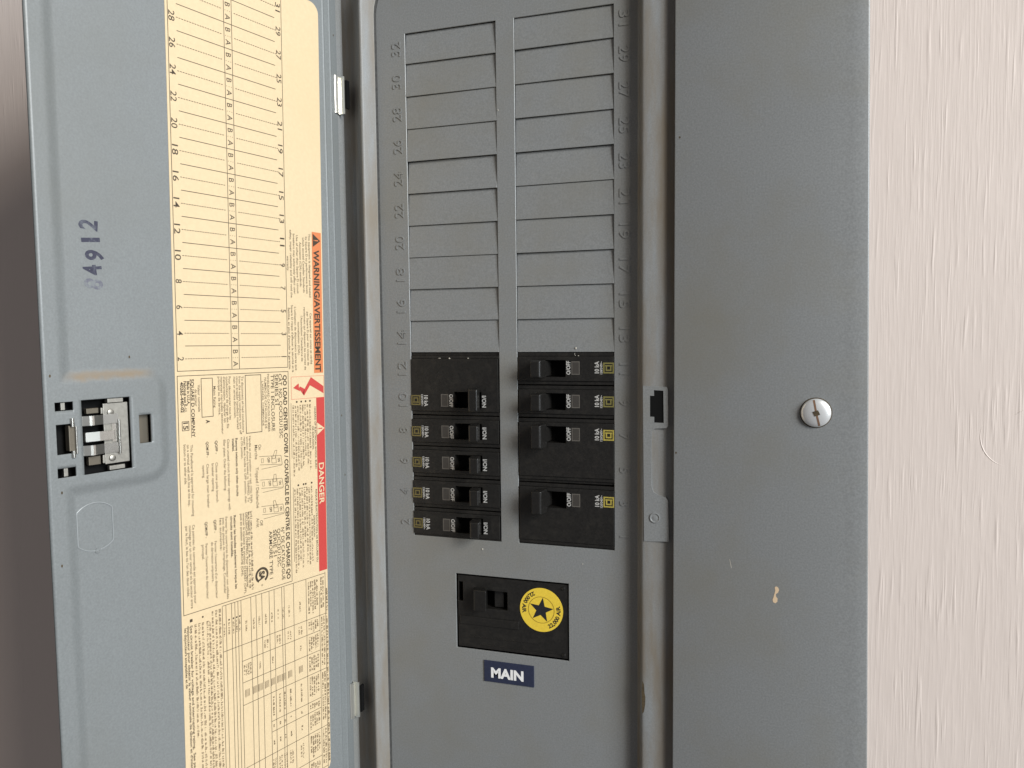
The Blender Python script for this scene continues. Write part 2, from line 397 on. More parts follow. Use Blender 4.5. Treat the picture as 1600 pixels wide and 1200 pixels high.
# ---- stamped rim inside the opening: dusty channel, rounded crest, wall down to the deadfront
b = MB()
def rim(xl, xr, zo, r, Y, YL=None):
    YL = Y if YL is None else YL
    return [(x, YL + (Y - YL) * sst((x + 75) / 150), z) for x, _, z in rrect(xl, xr, -300 - zo, 229 + zo, r, Y, 9)]
def sst(t): t = max(0.0, min(1.0, t)); return t * t * (3 - 2 * t)
loft(b, [rim(-104.5, 98.0, 16, 12, -5.2, -0.6), rim(-101.0, 96.0, 13, 14, -5.3, -0.8), rim(-96.0, 93.0, 10, 17, -5.7, -2.0), rim(-92.0, 88.2, 7.0, 21, -6.4, -4.8), rim(-89.4, 83.8, 5.2, 24, -6.85, -7.6),
         rim(-87.9, 81.4, 4.2, 26, -7.0, -9.6), rim(-87.2, 80.2, 3.6, 26, -7.0, -10.0), rim(-86.4, 79.4, 3.2, 26, -6.9, -9.9), rim(-85.8, 78.7, 2.8, 26, -6.4, -9.2), rim(-82.7, 76.7, 0.6, 27, -1.2), rim(-82.2, 76.4, 0.2, 27, -0.4), rim(-81.0, 75.2, -1, 27, 0.25)])
rim_o = b.build('rim', M['rim'], panel, smooth=True, angle=60)
tag(rim_o, 'dusty brown-tinged stamped rim round the breaker opening')

b = MB()                                        # dark strip painting in the contact shade where rim meets deadfront
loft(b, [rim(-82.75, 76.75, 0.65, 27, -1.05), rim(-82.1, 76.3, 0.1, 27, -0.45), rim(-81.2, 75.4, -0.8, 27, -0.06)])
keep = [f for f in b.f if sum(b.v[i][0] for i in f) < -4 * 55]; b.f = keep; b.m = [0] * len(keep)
b.build('shade_seam', M['seam'], rim_o, smooth=True)
# ---- deadfront plate with breaker openings, twistouts and embossed numbers
P = 19.05; G = 5.56; WID = 57.0; TOPROW = 10 * P - 1.36; BOT = -6 * P + 1.2
b = MB()
holes = [(-G - WID, -G, BOT, TOPROW), (G, G + WID, BOT, TOPROW), (-35.2, 35.6, -181.3, -134.9)]
b.plate(-84, 78.5, -302, 231, holes, lambda x, z, h: (x, h, z), 0.0, 1.0)
dead = b.build('deadfront_plate', M['paint'], panel, bevel=0.18, seg=1)
for side in (-1, 1):
    x0, x1 = (-G - WID, -G) if side < 0 else (G, G + WID)
    for k in range(10):
        z0 = k * P; z1 = (k + 1) * P if k < 9 else TOPROW
        rt = 1.2 + random.uniform(-0.5, 0.55); rb = random.uniform(0.02, 0.16); sk = random.uniform(-0.14, 0.14)
        gl = random.uniform(0.05, 0.22)
        b = MB()
        V = []
        for Yo in (0.0, 1.1):
            V += [(x0 + gl, rb + Yo + sk, z0 + 0.02), (x1 - 0.08, rb + Yo - sk, z0 + 0.02), (x1 - 0.08, rt + Yo - sk, z1 - 0.12), (x0 + gl, rt + Yo + sk, z1 - 0.12)]
        b.hexa([V[i] for i in (3, 2, 1, 0, 7, 6, 5, 4)][::-1])
        b.build('twistout_plate', M['paint'], dead, bevel=0.15, seg=1)
for k in range(16):
    for side in (-1, 1):
        num = (2 * (k + 1)) if side < 0 else (2 * k + 1)
        zc = -105.6 + k * P + (0.9 if side > 0 else 0.6)
        b = MB(); T = face_pt(90 if side < 0 else -90)(-68.2 if side < 0 else 68.4, zc)
        s = str(num)
        b.text(s, 0, 0, 5.4, T, -0.02, width=(8.4 if len(s) == 2 else None) if s != '11' else 6.4, align='C', off=0.0, depth=0.40)
        b.build('embossed_number', M['paint'], dead)

# dust-coloured flecks on the deadfront
for x, z, r in ((-22.5, 211, 0.35), (-9.0, 205, 0.25), (-17.6, -118.6, 0.45), (-4.5, 139, 0.3), (40.6, 2.2, 0.5), (44, -122.5, 0.25)):
    b = MB(); b.lathe([(r, 0.02), (r * 0.7, 0.25), (0.05, 0.32)], lambda X, Y, h, x=x, z=z: (x + X, -h, z + Y * 1.3), n=8)
    b.build('paint_speck', M['speck'], dead)

b = MB()                                        # box behind the deadfront
b.box(-90, 86, 60, 61, -305, 235); b.box(-91, -90, 1.3, 61, -305, 235); b.box(86, 87, 1.3, 61, -305, 235); b.box(-90, 86, 1.3, 60, -306, -305); b.box(-90, 86, 1.3, 60, 235, 236)
b.build('enclosure', M['pit'], panel)
# ---- MAIN name tag
T = face_pt(0)(-1.6, -193.4)
b = MB(); b.hexa([T(x, y, h) for h in (0.02, 0.55) for x, y in ((-15.8, -6.6), (15.8, -6.5), (15.8, 6.6), (-15.8, 6.55))])
tagp = b.build('name_tag', M['navy'], panel, bevel=0.15, seg=2); tag(tagp, 'small navy tag reading MAIN in white')
b = MB(); b.text('MAIN', -1.0, -0.6, 5.6, T, 0.66, width=20.6, align='C', off=0.045)
b.build('lettering', M['tag_white'], tagp)

# ---- strike plate with latch hole on the right-hand rim
pts = [(79.7, -18.3), (92.5, -18.8), (93.1, -20.0), (93.4, -40.0), (92.4, -41.2), (86.2, -41.6), (84.6, -43.0), (84.3, -73.0), (85.4, -76.4), (88.0, -78.2), (92.0, -79.2), (93.4, -81.0), (94.0, -103.6), (80.4, -104.4)]
b = MB()
sb = bmesh.new()
outer = [sb.verts.new((x, 0, z)) for x, z in pts]
hole = [(85.6, -20.6), (90.7, -20.8), (91.0, -38.4), (85.8, -38.3), (85.8, -35.2), (83.5, -35.1), (83.5, -23.7), (85.7, -23.7)]
inner = [sb.verts.new((x, 0, z)) for x, z in hole]
eds = [sb.edges.new((l[i], l[(i + 1) % len(l)])) for l in (outer, inner) for i in range(len(l))]
bmesh.ops.triangle_fill(sb, use_beauty=True, use_dissolve=False, edges=eds)
sb.verts.index_update()
vv = [v.co.copy() for v in sb.verts]; ff = [tuple(v.index for v in f.verts) for f in sb.faces]
ff = [f if (vv[f[1]] - vv[f[0]]).cross(vv[f[2]] - vv[f[0]]).y < 0 else f[::-1] for f in ff]
sb.free()
b.add([(v.x, -7.35, v.z) for v in vv], ff)
for loop in (pts, hole[::-1]):
    n = len(loop)
    for i in range(n):
        (xa, za), (xb, zb) = loop[i], loop[(i + 1) % n]
        # outer outline is clockwise seen from the front
        b.quad((xa, -7.35, za), (xa, -3.0, za), (xb, -3.0, zb), (xb, -7.35, zb))
strike = b.build('strike_plate', M['paint'], panel, bevel=0.0)
tag(strike, 'flat strike plate with a dark notched latch hole')
b = MB(); b.box(82.8, 91.6, -6.95, -6.7, -39.2, -20.0); b.build('hole_shade_plate', M['pit'], strike)  # thin black plate, its colour standing in for shade deep in the hole
b = MB(); T = face_pt(0, -7.35)(86.3, -90.9)
b.lathe([(2.9, -0.05), (2.85, 0.35), (2.4, 0.42), (2.1, 0.18), (1.7, 0.12), (1.2, 0.3), (0.1, 0.32)], T, n=28); b.build('rivet', M['paint'], strike, smooth=True)

# rust and grime along the right channel
def blob(name, pts, T, h, m, parent):
    b = MB(); b.flat(pts, T, h); return b.build(name, m, parent)
Tr = lambda x, y, h=0.0: (x - 0.2, -7.05 - h, y)
blob('rust_stain', [(79.7, -184), (80.6, -186), (80.9, -191), (81.4, -193), (81.2, -198), (80.5, -202), (79.6, -203), (79.4, -196), (79.3, -190)][::-1], Tr, 0.02, M['grime'], rim_o)

# ---- cover screw and marks on the cover
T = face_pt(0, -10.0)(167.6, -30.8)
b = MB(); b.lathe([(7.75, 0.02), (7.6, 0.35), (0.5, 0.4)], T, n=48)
wash = b.build('screw_base_ring', M['grime'], panel, smooth=True); wash.name = 'brown_ring'  # brown ring slightly wider than the screw head
b = MB(); prof = [(7.25, 0.3), (7.2, 0.9)] + [(7.1 * math.cos(math.radians(a)), 0.9 + 2.2 * math.sin(math.radians(a))) for a in range(8, 84, 7)] + [(0.15, 3.1)]
b.lathe(prof, T, n=56)
screw = b.build('cover_screw', M['bright'], panel, smooth=True, angle=30); tag(screw, 'bright round-headed slotted screw on the cover')
def dome(r): return 0.9 + 2.2 * math.sqrt(max(0, 1 - (r / 7.15) ** 2))
b = MB()
for sgn in (-1, 1):
    N = 8
    for i in range(N):
        r0 = 1.2 + 5.5 * i / N; r1 = 1.2 + 5.5 * (i + 1) / N
        c, s_ = math.cos(math.radians(100 if sgn > 0 else -76)), math.sin(math.radians(100 if sgn > 0 else -76))
        q = [(r0 * c - w_ * s_, r0 * s_ + w_ * c, r0) for w_ in (0.48, -0.48)] + [(r1 * c - w_ * s_, r1 * s_ + w_ * c, r1) for w_ in (-0.48, 0.48)]
        b.add([T(x, y, dome(r) + 0.06) for x, y, r in q], [(0, 1, 2, 3)])
b.build('slot', M['rust'], screw)
b = MB(); hp = [(2.0 * (1 if i % 2 else 0.72) * math.cos(math.radians(22 + 45 * i)), 1.75 * (1 if i % 2 else 0.72) * math.sin(math.radians(22 + 45 * i))) for i in range(8)]
b.flat(hp, T, 3.2); b.build('drive_recess', M['grime'], screw)
Tc = lambda x, y, h=0.0: (x, -10.0 - h, y)
blob('bare_spot', [(148.2, -131.0), (149.3, -131.5), (150.3, -130.6), (150.4, -128.9), (149.6, -127.8), (149.5, -126.6), (150.6, -125.6), (151.1, -124.2), (150.6, -122.9), (149.6, -122.4), (148.9, -123.0), (149.2, -124.8), (148.7, -126.8), (148.3, -128.6), (147.9, -129.7)], Tc, 0.08, M['chip'], cover)
blob('scratch', [(126.9, -114.6), (127.2, -114.5), (126.3, -110.4), (125.9, -109.6)], Tc, 0.06, M['speck'], cover)
for x, z in ((99.2, 112.3), (97.9, -54)):
    blob('grime_speck', [(x + 0.5 * math.cos(i), z + 0.6 * math.sin(i)) for i in range(6)], Tc, 0.06, M['grime'], cover)

# ================================================================== DOOR
PADH = 1.7
def sstep(t): t = max(0.0, min(1.0, t)); return t * t * (3 - 2 * t)
def pad_sd(u, z):                                # > 0 inside the raised edge strip or latch pad
    cu, cz, hu, hz, r = 151.0, -31.0, 29.5, 25.2, 9.0
    dx = abs(u - cu) - hu + r; dz = abs(z - cz) - hz + r
    sd = math.hypot(max(dx, 0), max(dz, 0)) + min(max(dx, dz), 0) - r
    return max(-sd, u - 166.6)
def door_h(u, z):
    h = PADH * sstep((pad_sd(u, z) + 3.0) / 6.0)
    if u < 14:
        h += 0.28 * math.exp(-((u - 13.2) / 0.45) ** 2) + 0.30 * math.exp(-((u - 7.9) / 0.5) ** 2)
        if u < 13.2: h -= 0.07 * (13.2 - u)
        if u < 7.9: h -= 0.22 * (7.9 - u)
        if u < 1.2: h -= 1.2 * (1.2 - u) ** 1.5
    if u > 175.4: h -= (u - 175.4) * 1.6
    return h
def arange(a, b_, s): n = max(1, round((b_ - a) / s)); return [a + (b_ - a) * i / n for i in range(n)]
us = arange(-1.2, 15, 0.3) + arange(15, 118, 4) + arange(118, 127, 0.7) + arange(127, 162, 2) + arange(162, 172, 0.7) + arange(172, 175.4, 1.2) + [175.4, 175.7, 176.0]
zs = arange(-322, -64, 6) + arange(-64, -46, 0.8) + arange(-46, -16, 2) + arange(-16, 2, 0.8) + arange(2, 252, 6) + [252]
DH = [(164.0, 171.7, -20.4, -16.6), (164.0, 171.8, -49.6, -45.4), (163.6, 171.6, -39.4, -26.3), (138.6, 160.6, -49.8, -16.4), (128.6, 134.6, -38.9, -25.4)]
us = sorted({round(u, 3) for u in us} | {v for q in DH for v in q[:2]}); zs = sorted({round(z, 3) for z in zs} | {v for q in DH for v in q[2:]})
b = MB(); idx = {}
V = [door_pt(u, z, door_h(u, z)) for u in us for z in zs]; nz = len(zs); F = []
for i in range(len(us) - 1):
    for j in range(nz - 1):
        um, zm = (us[i] + us[i + 1]) / 2, (zs[j] + zs[j + 1]) / 2
        if any(q[0] < um < q[1] and q[2] < zm < q[3] for q in DH): continue
        F.append((i * nz + j, i * nz + j + 1, (i + 1) * nz + j + 1, (i + 1) * nz + j))
b.add(V, F)
door = b.build('door', M['door'], panel, smooth=True, solid=1.0, angle=60)
tag(door, 'open grey panel door with a stamped edge and latch pad')

# knockout outline
b = MB(); kn = []
for i in range(48):
    a = 2 * math.pi * i / 48; x = 11.0 * math.cos(a); y = 11.0 * math.sin(a)
    kn.append((max(-7.9, min(7.9, x)), y))
K = [door_pt(156.2 - x * 1.0, -74.2 + y, 0.12) for x, y in kn]
b.tube(K, 0.3, n=6, closed=True)
b.build('knockout_ring', mat('grey_enamel_edge', (0.25, 0.265, 0.27), 0.35), door, smooth=True)
b = MB(); b.lathe([(1.3, 0), (1.2, 0.4), (0.7, 0.45), (0.4, 0.2)], lambda x, y, h: door_pt(155.6 - x, -85.4 + y, h), n=16)
b.build('knockout_tab', M['door'], door, smooth=True)
# stamped number, each figure struck on its own
for ch, u, z, r, dk in (('8', 151.9, 35.2, 84, 1), ('4', 152.0, 41.3, 96, 0), ('9', 150.9, 47.9, 85, 0), ('1', 152.3, 54.7, 95, 0), ('2', 153.0, 61.3, 84, 0)):
    c, s_ = math.cos(math.radians(r)), math.sin(math.radians(r))
    Tt = lambda x, y, h, u=u, z=z, c=c, s_=s_: door_pt(u - (x * c - y * s_), z + x * s_ + y * c, h)
    b = MB(); b.text(ch, 0, 0, 7.6, Tt, 0.08, width=(4.6 if ch != '1' else 1.9), align='C', off=0.03)
    b.build('stamped_figure', M['stamp2'] if dk else M['stamp'], door)
for u, z in ((170.5, -56), (172, -88), (173, -5), (137, 2), (4.2, 188.5), (5.6, -38.0), (3.6, -75.0)):
    b = MB(); b.lathe([(0.7, door_h(u, z) + 0.05), (0.1, door_h(u, z) + 0.12)], lambda x, y, h, u=u, z=z: door_pt(u + x * 0.6, z + y, h), n=7)
    b.build('grime_speck', M['grime'], door)

# ---- hinges
for zc, hh in ((154.5, 11.0), (-219.2, 11.3)):
    b = MB()
    P4 = [door_pt(u, 0, door_h(u, 0) + dh) for u, dh in ((4.4, 0.25), (3.9, 0.75), (1.2, 1.5), (0.2, 1.3))]
    sec = [(p[0], p[1]) for p in P4] + [(-98.4, -9.7), (-98.6, -8.6)]
    n = len(sec); V = [(x, y, zc + s * hh) for s in (-1, 1) for x, y in sec]
    b.add(V, [(i, i + 1, n + i + 1, n + i) for i in range(n - 1)])
    hg = b.build('hinge', M['hinge'], panel, smooth=False, solid=0.4)
    b = MB(); b.box(-98.2, -97.0, -9.2, -6.0, zc - hh * 0.7, zc + hh * 0.8); b.build('hinge_slot', M['pit'], hg)

# ---- latch in the door pad
latch = empty('door_latch', door_pt(150, -33, 0))
latch.parent = panel; latch.matrix_parent_inverse = Matrix.Translation(-WORLD[panel.name])
tag(latch, 'shiny spring steel latch set in slots of the door')
D = lambda u, z, h: door_pt(u, z, h)
def dbox(b, u0, u1, z0, z1, h0, h1, mi=0):
    b.hexa([D(u, z, h) for h in (h0, h1) for u, z in ((u1, z0), (u0, z0), (u0, z1), (u1, z1))], mi)
HP = PADH
b = MB()                                        # dark tray behind the openings
dbox(b, 126, 172, -53, -13, -7.0, -6.2); dbox(b, 126, 127, -53, -13, -6.2, 0.2); dbox(b, 172, 172.8, -53, -13, -6.2, 0.2); dbox(b, 127, 172, -53, -52, -6.2, 0.2); dbox(b, 127, 172, -14, -13, -6.2, 0.2)
b.build('housing', M['pit'], latch)
b = MB(); dbox(b, 139.0, 150.4, -46.6, -18.8, HP - 2.4, HP - 1.4); dbox(b, 150.4, 151.4, -23.4, -20.6, HP - 2.4, HP - 1.4); dbox(b, 150.4, 151.4, -46.0, -42.2, HP - 2.4, HP - 1.4)
b.build('base_plate', M['zinc'], latch, bevel=0.2)
b = MB(); dbox(b, 141.4, 148.6, -18.6, -16.6, HP - 3.4, HP - 0.6); b.build('side_tab', M['zinc'], latch, bevel=0.2)
b = MB(); dbox(b, 141.4, 148.6, -49.6, -47.6, HP - 3.4, HP - 1.4); b.build('side_tab', M['zinc'], latch, bevel=0.2)
for z in (-22.9, -44.0):
    b = MB(); b.lathe([(1.5, HP - 1.2), (1.4, HP - 0.8), (1.0, HP - 0.6), (0.1, HP - 0.55)], lambda x, y, h, z=z: D(147.2 - x, z + y, h), n=20)
    b.build('rivet', M['zinc'], latch, smooth=True)
def strip(name, prof, z0, z1, m, t=0.7):        # bent strip: prof = [(u, h)...]
    b = MB(); n = len(prof)
    V = [D(u, z, h) for z in (z0, z1) for u, h in prof]
    b.add(V, [(i, n + i, n + i + 1, i + 1) for i in range(n - 1)])
    o = b.build(name, m, latch, smooth=True, solid=t, angle=50); return o
def arcprof(pts, n=5):
    out = []
    for i in range(len(pts) - 1):
        (u0, h0), (u1, h1) = pts[i], pts[i + 1]
        out += [(u0 + (u1 - u0) * k / n, h0 + (h1 - h0) * k / n) for k in range(n)]
    out.append(pts[-1])
    for _ in range(3): out = [out[0]] + [((out[i - 1][0] + 2 * out[i][0] + out[i + 1][0]) / 4, (out[i - 1][1] + 2 * out[i][1] + out[i + 1][1]) / 4) for i in range(1, len(out) - 1)] + [out[-1]]
    return out
def facet(name, prof, z0, z1, m):
    o = strip(name, prof, z0, z1, m, 0.6); o.data.polygons.foreach_set('use_smooth', [False] * len(o.data.polygons)); return o
arm = [(160.8, -0.6), (157.2, 1.5), (156.4, 1.85), (155.6, 1.8), (151.0, 0.5), (144.2, 0.9)]
facet('spring_arm', arm, -28.0, -23.7, M['steel']); facet('spring_arm', arm, -41.4, -36.9, M['steel'])
facet('centre_tongue', [(159.8, -0.8), (159.0, 1.3), (153.5, 2.1), (147.2, 2.2), (146.8, 1.6)], -35.2, -31.0, M['steel'])
b = MB(); b.tube([D(144.1, z, 1.5) for z in (-42.2, -26.4)], 0.6, n=12); dbox(b, 144.2, 147.0, -36.6, -28.2, 0.35, 0.85); b.build('spring_bridge', M['steel'], latch, smooth=True, angle=35)
for z0, z1 in ((-23.0, -20.6), (-46.4, -42.4)):
    b = MB(); dbox(b, 151.6, 157.0, z0, z1, HP - 5.4, HP - 3.0); b.build('guide_tab', M['dull'], latch, bevel=0.2)
b = MB(); dbox(b, 163.2, 166.2, -38.6, -27.2, HP - 4.0, HP - 0.4); b.build('hook', M['dull'], latch, bevel=0.3)
b = MB(); b.tube([D(163.4, z, HP + 0.25) for z in (-39.8, -27.6)], 0.42, n=10); b.build('hook_lip', M['steel'], latch, smooth=True)
for z0, z1 in ((-27.6, -23.9), (-41.2, -38.2)):
    b = MB(); b.tube([D(165.0, z, HP + 0.5) for z in (z0, z1)], 0.85, n=12); b.build('hook_pin', M['steel'], latch, smooth=True)
for z0, z1 in ((-20.2, -16.8), (-49.4, -45.6)):
    b = MB(); dbox(b, 167.0, 168.8, z0, z1, HP - 2.0, HP - 0.9); b.build('slot_tab', M['zinc'], latch, bevel=0.2)
b = MB(); dbox(b, 128.0, 135.2, -39.4, -25.0, HP - 5.0, HP - 4.0); b.build('inner_plate', M['dull'], latch)

# ================================================================== DIRECTORY LABEL
HB = 0.15; h1 = HB + 0.10; h2 = HB + 0.20
b = MB(); LP = []
r = 6.0; A0, A1, B0, B1 = -208.5, 246.5, -68.6, 26.5
for ca, cb, a0 in ((A1 - r, B1 - r, 0), (A0 + r, B1 - r, 90), (A0 + r, B0 + r, 180), (A1 - r, B0 + r, 270)):
    for i in range(9):
        t = math.radians(a0 + 90 * i / 8); LP.append((ca + r * math.cos(t), cb + r * math.sin(t)))
n = len(LP); b.add([label_pt(x, y, HB) for x, y in LP] + [label_pt(x, y, 0.0) for x, y in LP], [tuple(range(n))] + [(i, n + i, n + (i + 1) % n, (i + 1) % n) for i in range(n)])
label = b.build('directory_label', M['paper'], panel)
tag(label, 'cream paper circuit directory label stuck inside the door')
T = label_pt
# --- circuit table
PT = 12.744; LW = 0.30
b = MB()
b.frame(-204.6, -67.4, 0.2, 0.15, 0.3, T, h1)
b.rect(-204.3, -36.45, -0.1, -36.15, T, h1); b.rect(-204.3, -31.85, -0.1, -31.55, T, h1)
for k in range(16):
    a = -12.4 - PT * k
    if k < 15: b.rect(a - LW / 2, -62.7, a + LW / 2, -36.45, T, h1); b.rect(a - LW / 2, -36.15, a + LW / 2, -31.85, T, h1); b.rect(a - LW / 2, -31.55, a + LW / 2, -4.6, T, h1)
    a = -6.0 - PT * k; y = -62.9
    while y < -4.4:
        e = y + 0.95
        if not (-36.6 < y < -31.4 or -36.6 < e < -31.4): b.rect(a - LW / 2, y, a + LW / 2, e, T, h1)
        y += 1.42
    for y in (-35.6, -34.2, -32.9): b.rect(a - LW / 2, y, a + LW / 2, y + 0.35, T, h1)
b.build('table_lines', M['ink'], label)
for k in range(16):
    a = -6.0 - PT * k
    for num, y, cp, wd in ((2 * k + 2, -65.25, 3.1, 4.9), (2 * k + 1, -2.2, 3.0, 4.7)):
        b = MB(); b.text(str(num), a, y, cp, T, h1, align='C', off=0.004, width=wd if num > 9 else None); b.build('circuit_number', M['ink'], label)
    for ch, x in (('B', a - 3.2), ('A', a + 3.2)):
        b = MB(); b.text(ch, x, -34.0, 2.9, T, h1, align='C'); b.build('phase_letter', M['ink'], label)
# --- warning banner and paragraphs
b = MB(); b.rect(-77.8, 18.9, 4.0, 25.7, T, h1); ban = b.build('warning_banner', M['orange'], label)
b = MB(); b.flat([(-76.8, 19.5), (-69.2, 19.5), (-73.0, 25.1)], T, h2)
b.text('WARNING/AVERTISSEMENT', -67.6, 21.9, 3.9, T, h2, width=71, off=0.03)
b.build('warning_lettering', M['ink'], label)
b = MB(); b.rect(-73.3, 20.9, -72.7, 23.4, T, h2 + 0.1); b.rect(-73.3, 20.1, -72.7, 20.6, T, h2 + 0.1); b.build('warning_mark', M['orange'], label)
b = MB()
W = ['This equipment is designed and tested', 'by Square D to performance levels', 'which exceed Canadian Standards', 'Association (CSA) standards.', 'Use of other than Square D circuit', 'breakers may adversely affect user', 'safety, impair reliability and will void the', 'warranty.']
wl = [36.5, 32.5, 31.5, 25.5, 33.0, 34.0, 38.0, 8.5]
for i, s in enumerate(W): b.text(s, -58.2, 17.0 - 2.22 * i, 1.35, T, h1, width=wl[i], align='C', off=0.006)
W = ["Cet appareil est conçu et vérifié", "par Square D pour des niveaux de", "rendement qui dépassent les normes de", "l'Association Canadienne de", "normalisation (CSA).", "L'utilisation de disjoncteurs autres que", "Square D risque d'affecter la sécurité et la", "fiabilité, en plus d'annuler la garantie."]
wl = [29.5, 31, 36, 26, 19, 36, 38, 35]
for i, s in enumerate(W): b.text(s, -16.0, 17.0 - 2.22 * i, 1.35, T, h1, width=wl[i], align='C', off=0.006)
b.build('warning_text', M['ink2'], label)
# --- shock symbol, danger banner
b = MB(); b.frame(5.6, 2.0, 18.6, 26.2, 0.22, T, h1); b.build('symbol_frame', mat('pale_red_print', (0.55, 0.16, 0.10), 0.6), label)
b = MB()
for p in ([(6.2, 15.9), (10.6, 25.6), (14.6, 25.6), (9.6, 14.4)], [(9.6, 14.4), (6.2, 15.9), (12.2, 10.2), (16.4, 9.2)], [(16.4, 9.2), (9.6, 14.4), (11.9, 13.0), (14.0, 11.0)], [(12.2, 10.2), (9.4, 16.4), (11.3, 16.0), (16.4, 9.2)]): pass
b.flat([(6.3, 16.4), (12.0, 25.7), (16.2, 25.7), (11.0, 15.6)], T, h1)
b.flat([(6.3, 16.4), (11.0, 15.6), (16.8, 11.2), (15.4, 9.9)], T, h1)
b.flat([(16.8, 11.2), (12.9, 11.6), (11.3, 8.2), (12.6, 7.6)], T, h1)
b.flat([(12.6, 7.6), (9.5, 7.4), (12.0, 3.4), (14.2, 8.6)], T, h1)
b.build('shock_symbol', M['red'], label)
b = MB(); b.rect(18.6, 20.1, 122.2, 26.2, T, h1); b.build('danger_banner', M['red'], label)
b = MB(); b.flat([(33.2, 20.3), (40.6, 20.3), (36.9, 25.9)], T, h2); b.text('DANGER', 57.4, 23.0, 3.6, T, h2, width=24.6, off=0.018); b.build('danger_lettering', M['paper'], label)
b = MB(); b.rect(36.6, 21.6, 37.2, 24.2, T, h2 + 0.1); b.rect(36.6, 20.8, 37.2, 21.2, T, h2 + 0.1); b.build('danger_mark', M['red'], label)
b = MB()
b.text('HAZARD OF ELECTRICAL SHOCK, BURN', 42, 19.1, 1.15, T, h1, width=36.5, align='C', off=0.012); b.text('OR EXPLOSION.', 42, 17.2, 1.15, T, h1, width=14, align='C', off=0.012)
b.text("RISQUE D'ÉLECTROCUTION, DE BRÛLURES OU", 94.4, 18.9, 1.15, T, h1, width=43.5, align='C', off=0.012); b.text("D'EXPLOSION.", 94.4, 17.0, 1.15, T, h1, width=13, align='C', off=0.012)
b.build('danger_heading', M['ink'], label)
b = MB()
for i, (ln, x) in enumerate([(38.5, 22), (36, 22), (30, 22), (36, 22), (37, 22), (39, 22), (36, 22), (41, 22)]): b.scrib(x, 15.3 - 1.72 * i, 1.2, ln, T, h1)
for i, (ln, x) in enumerate([(45, 70), (47, 70), (46, 70), (33, 70), (47, 70), (44, 70), (47, 70), (49, 70)]): b.scrib(x, 15.5 - 1.72 * i, 1.2, ln, T, h1)
b.build('danger_text', M['ink3'], label)
b = MB()
for x, y in ((20.1, 15.4), (20.1, 12.2), (20.1, 9.0), (20.1, 5.8), (68.2, 15.6), (68.2, 11.2), (68.2, 9.6), (68.2, 5.8)): b.disc(x, y, 0.6, T, h1, n=14)
b.rect(20.5, 1.6, 52, 1.8, T, h1); b.rect(69, 2.0, 112, 2.2, T, h1)
b.build('bullets', M['ink'], label)
# --- middle panel
b = MB(); b.frame(2.3, -67.6, 122.9, 0.2, 0.3, T, h1); b.frame(3.4, -28.5, 34.9, -18.2, 0.34, T, h1); b.frame(4.0, -54.6, 24.0, -47.9, 0.32, T, h1); b.frame(25.1, -65.6, 29.9, -61.7, 0.28, T, h1)
b.rect(4.2, -60.7, 33.6, -60.5, T, h1)
b.build('panel_frames', M['ink'], label)
for s, x, y, cp, wd, of in (('QO LOAD CENTER COVER / COUVERCLE DE CENTRE DE CHARGE QO', 4.4, -2.3, 2.45, 116.4, 0.03), ('A', 25.4, -51.2, 2.1, 1.8, 0.035), ('15', 25.7, -63.6, 2.5, 3.6, 0.02),
        ('SQUARE D COMPANY', 4.2, -59.4, 1.7, 29.3, 0.02), ('Made in U.S.A.', 5.2, -61.7, 1.35, 11.7, 0.025), ('Fabriqué aux É.-U.', 5.1, -63.4, 1.35, 15.5, 0.025), ('40265-440-02', 5.4, -65.15, 1.6, 15.3, 0.03),
        ('CAT. NO. QOC32U125C', 3.6, -5.5, 2.15, 36, 0.006), ('SERIES S1', 3.7, -8.1, 2.15, 17, 0.006), ('TYPE 1 ENCLOSURE', 3.8, -10.75, 2.15, 31.4, 0.006),
        ('N° DE CATALOGUE', 90.4, -5.85, 2.15, 30, 0.006), ('QOC32U125C', 90.5, -8.6, 2.15, 21.5, 0.006), ('SÉRIE S1', 90.6, -11.3, 2.15, 15, 0.006), ('ARMOIRE TYPE 1', 90.7, -14.1, 2.15, 27, 0.006)):
    b = MB(); b.text(s, x, y, cp, T, h1, width=wd, off=of); b.build('printed_line', M['ink'], label)
b = MB()
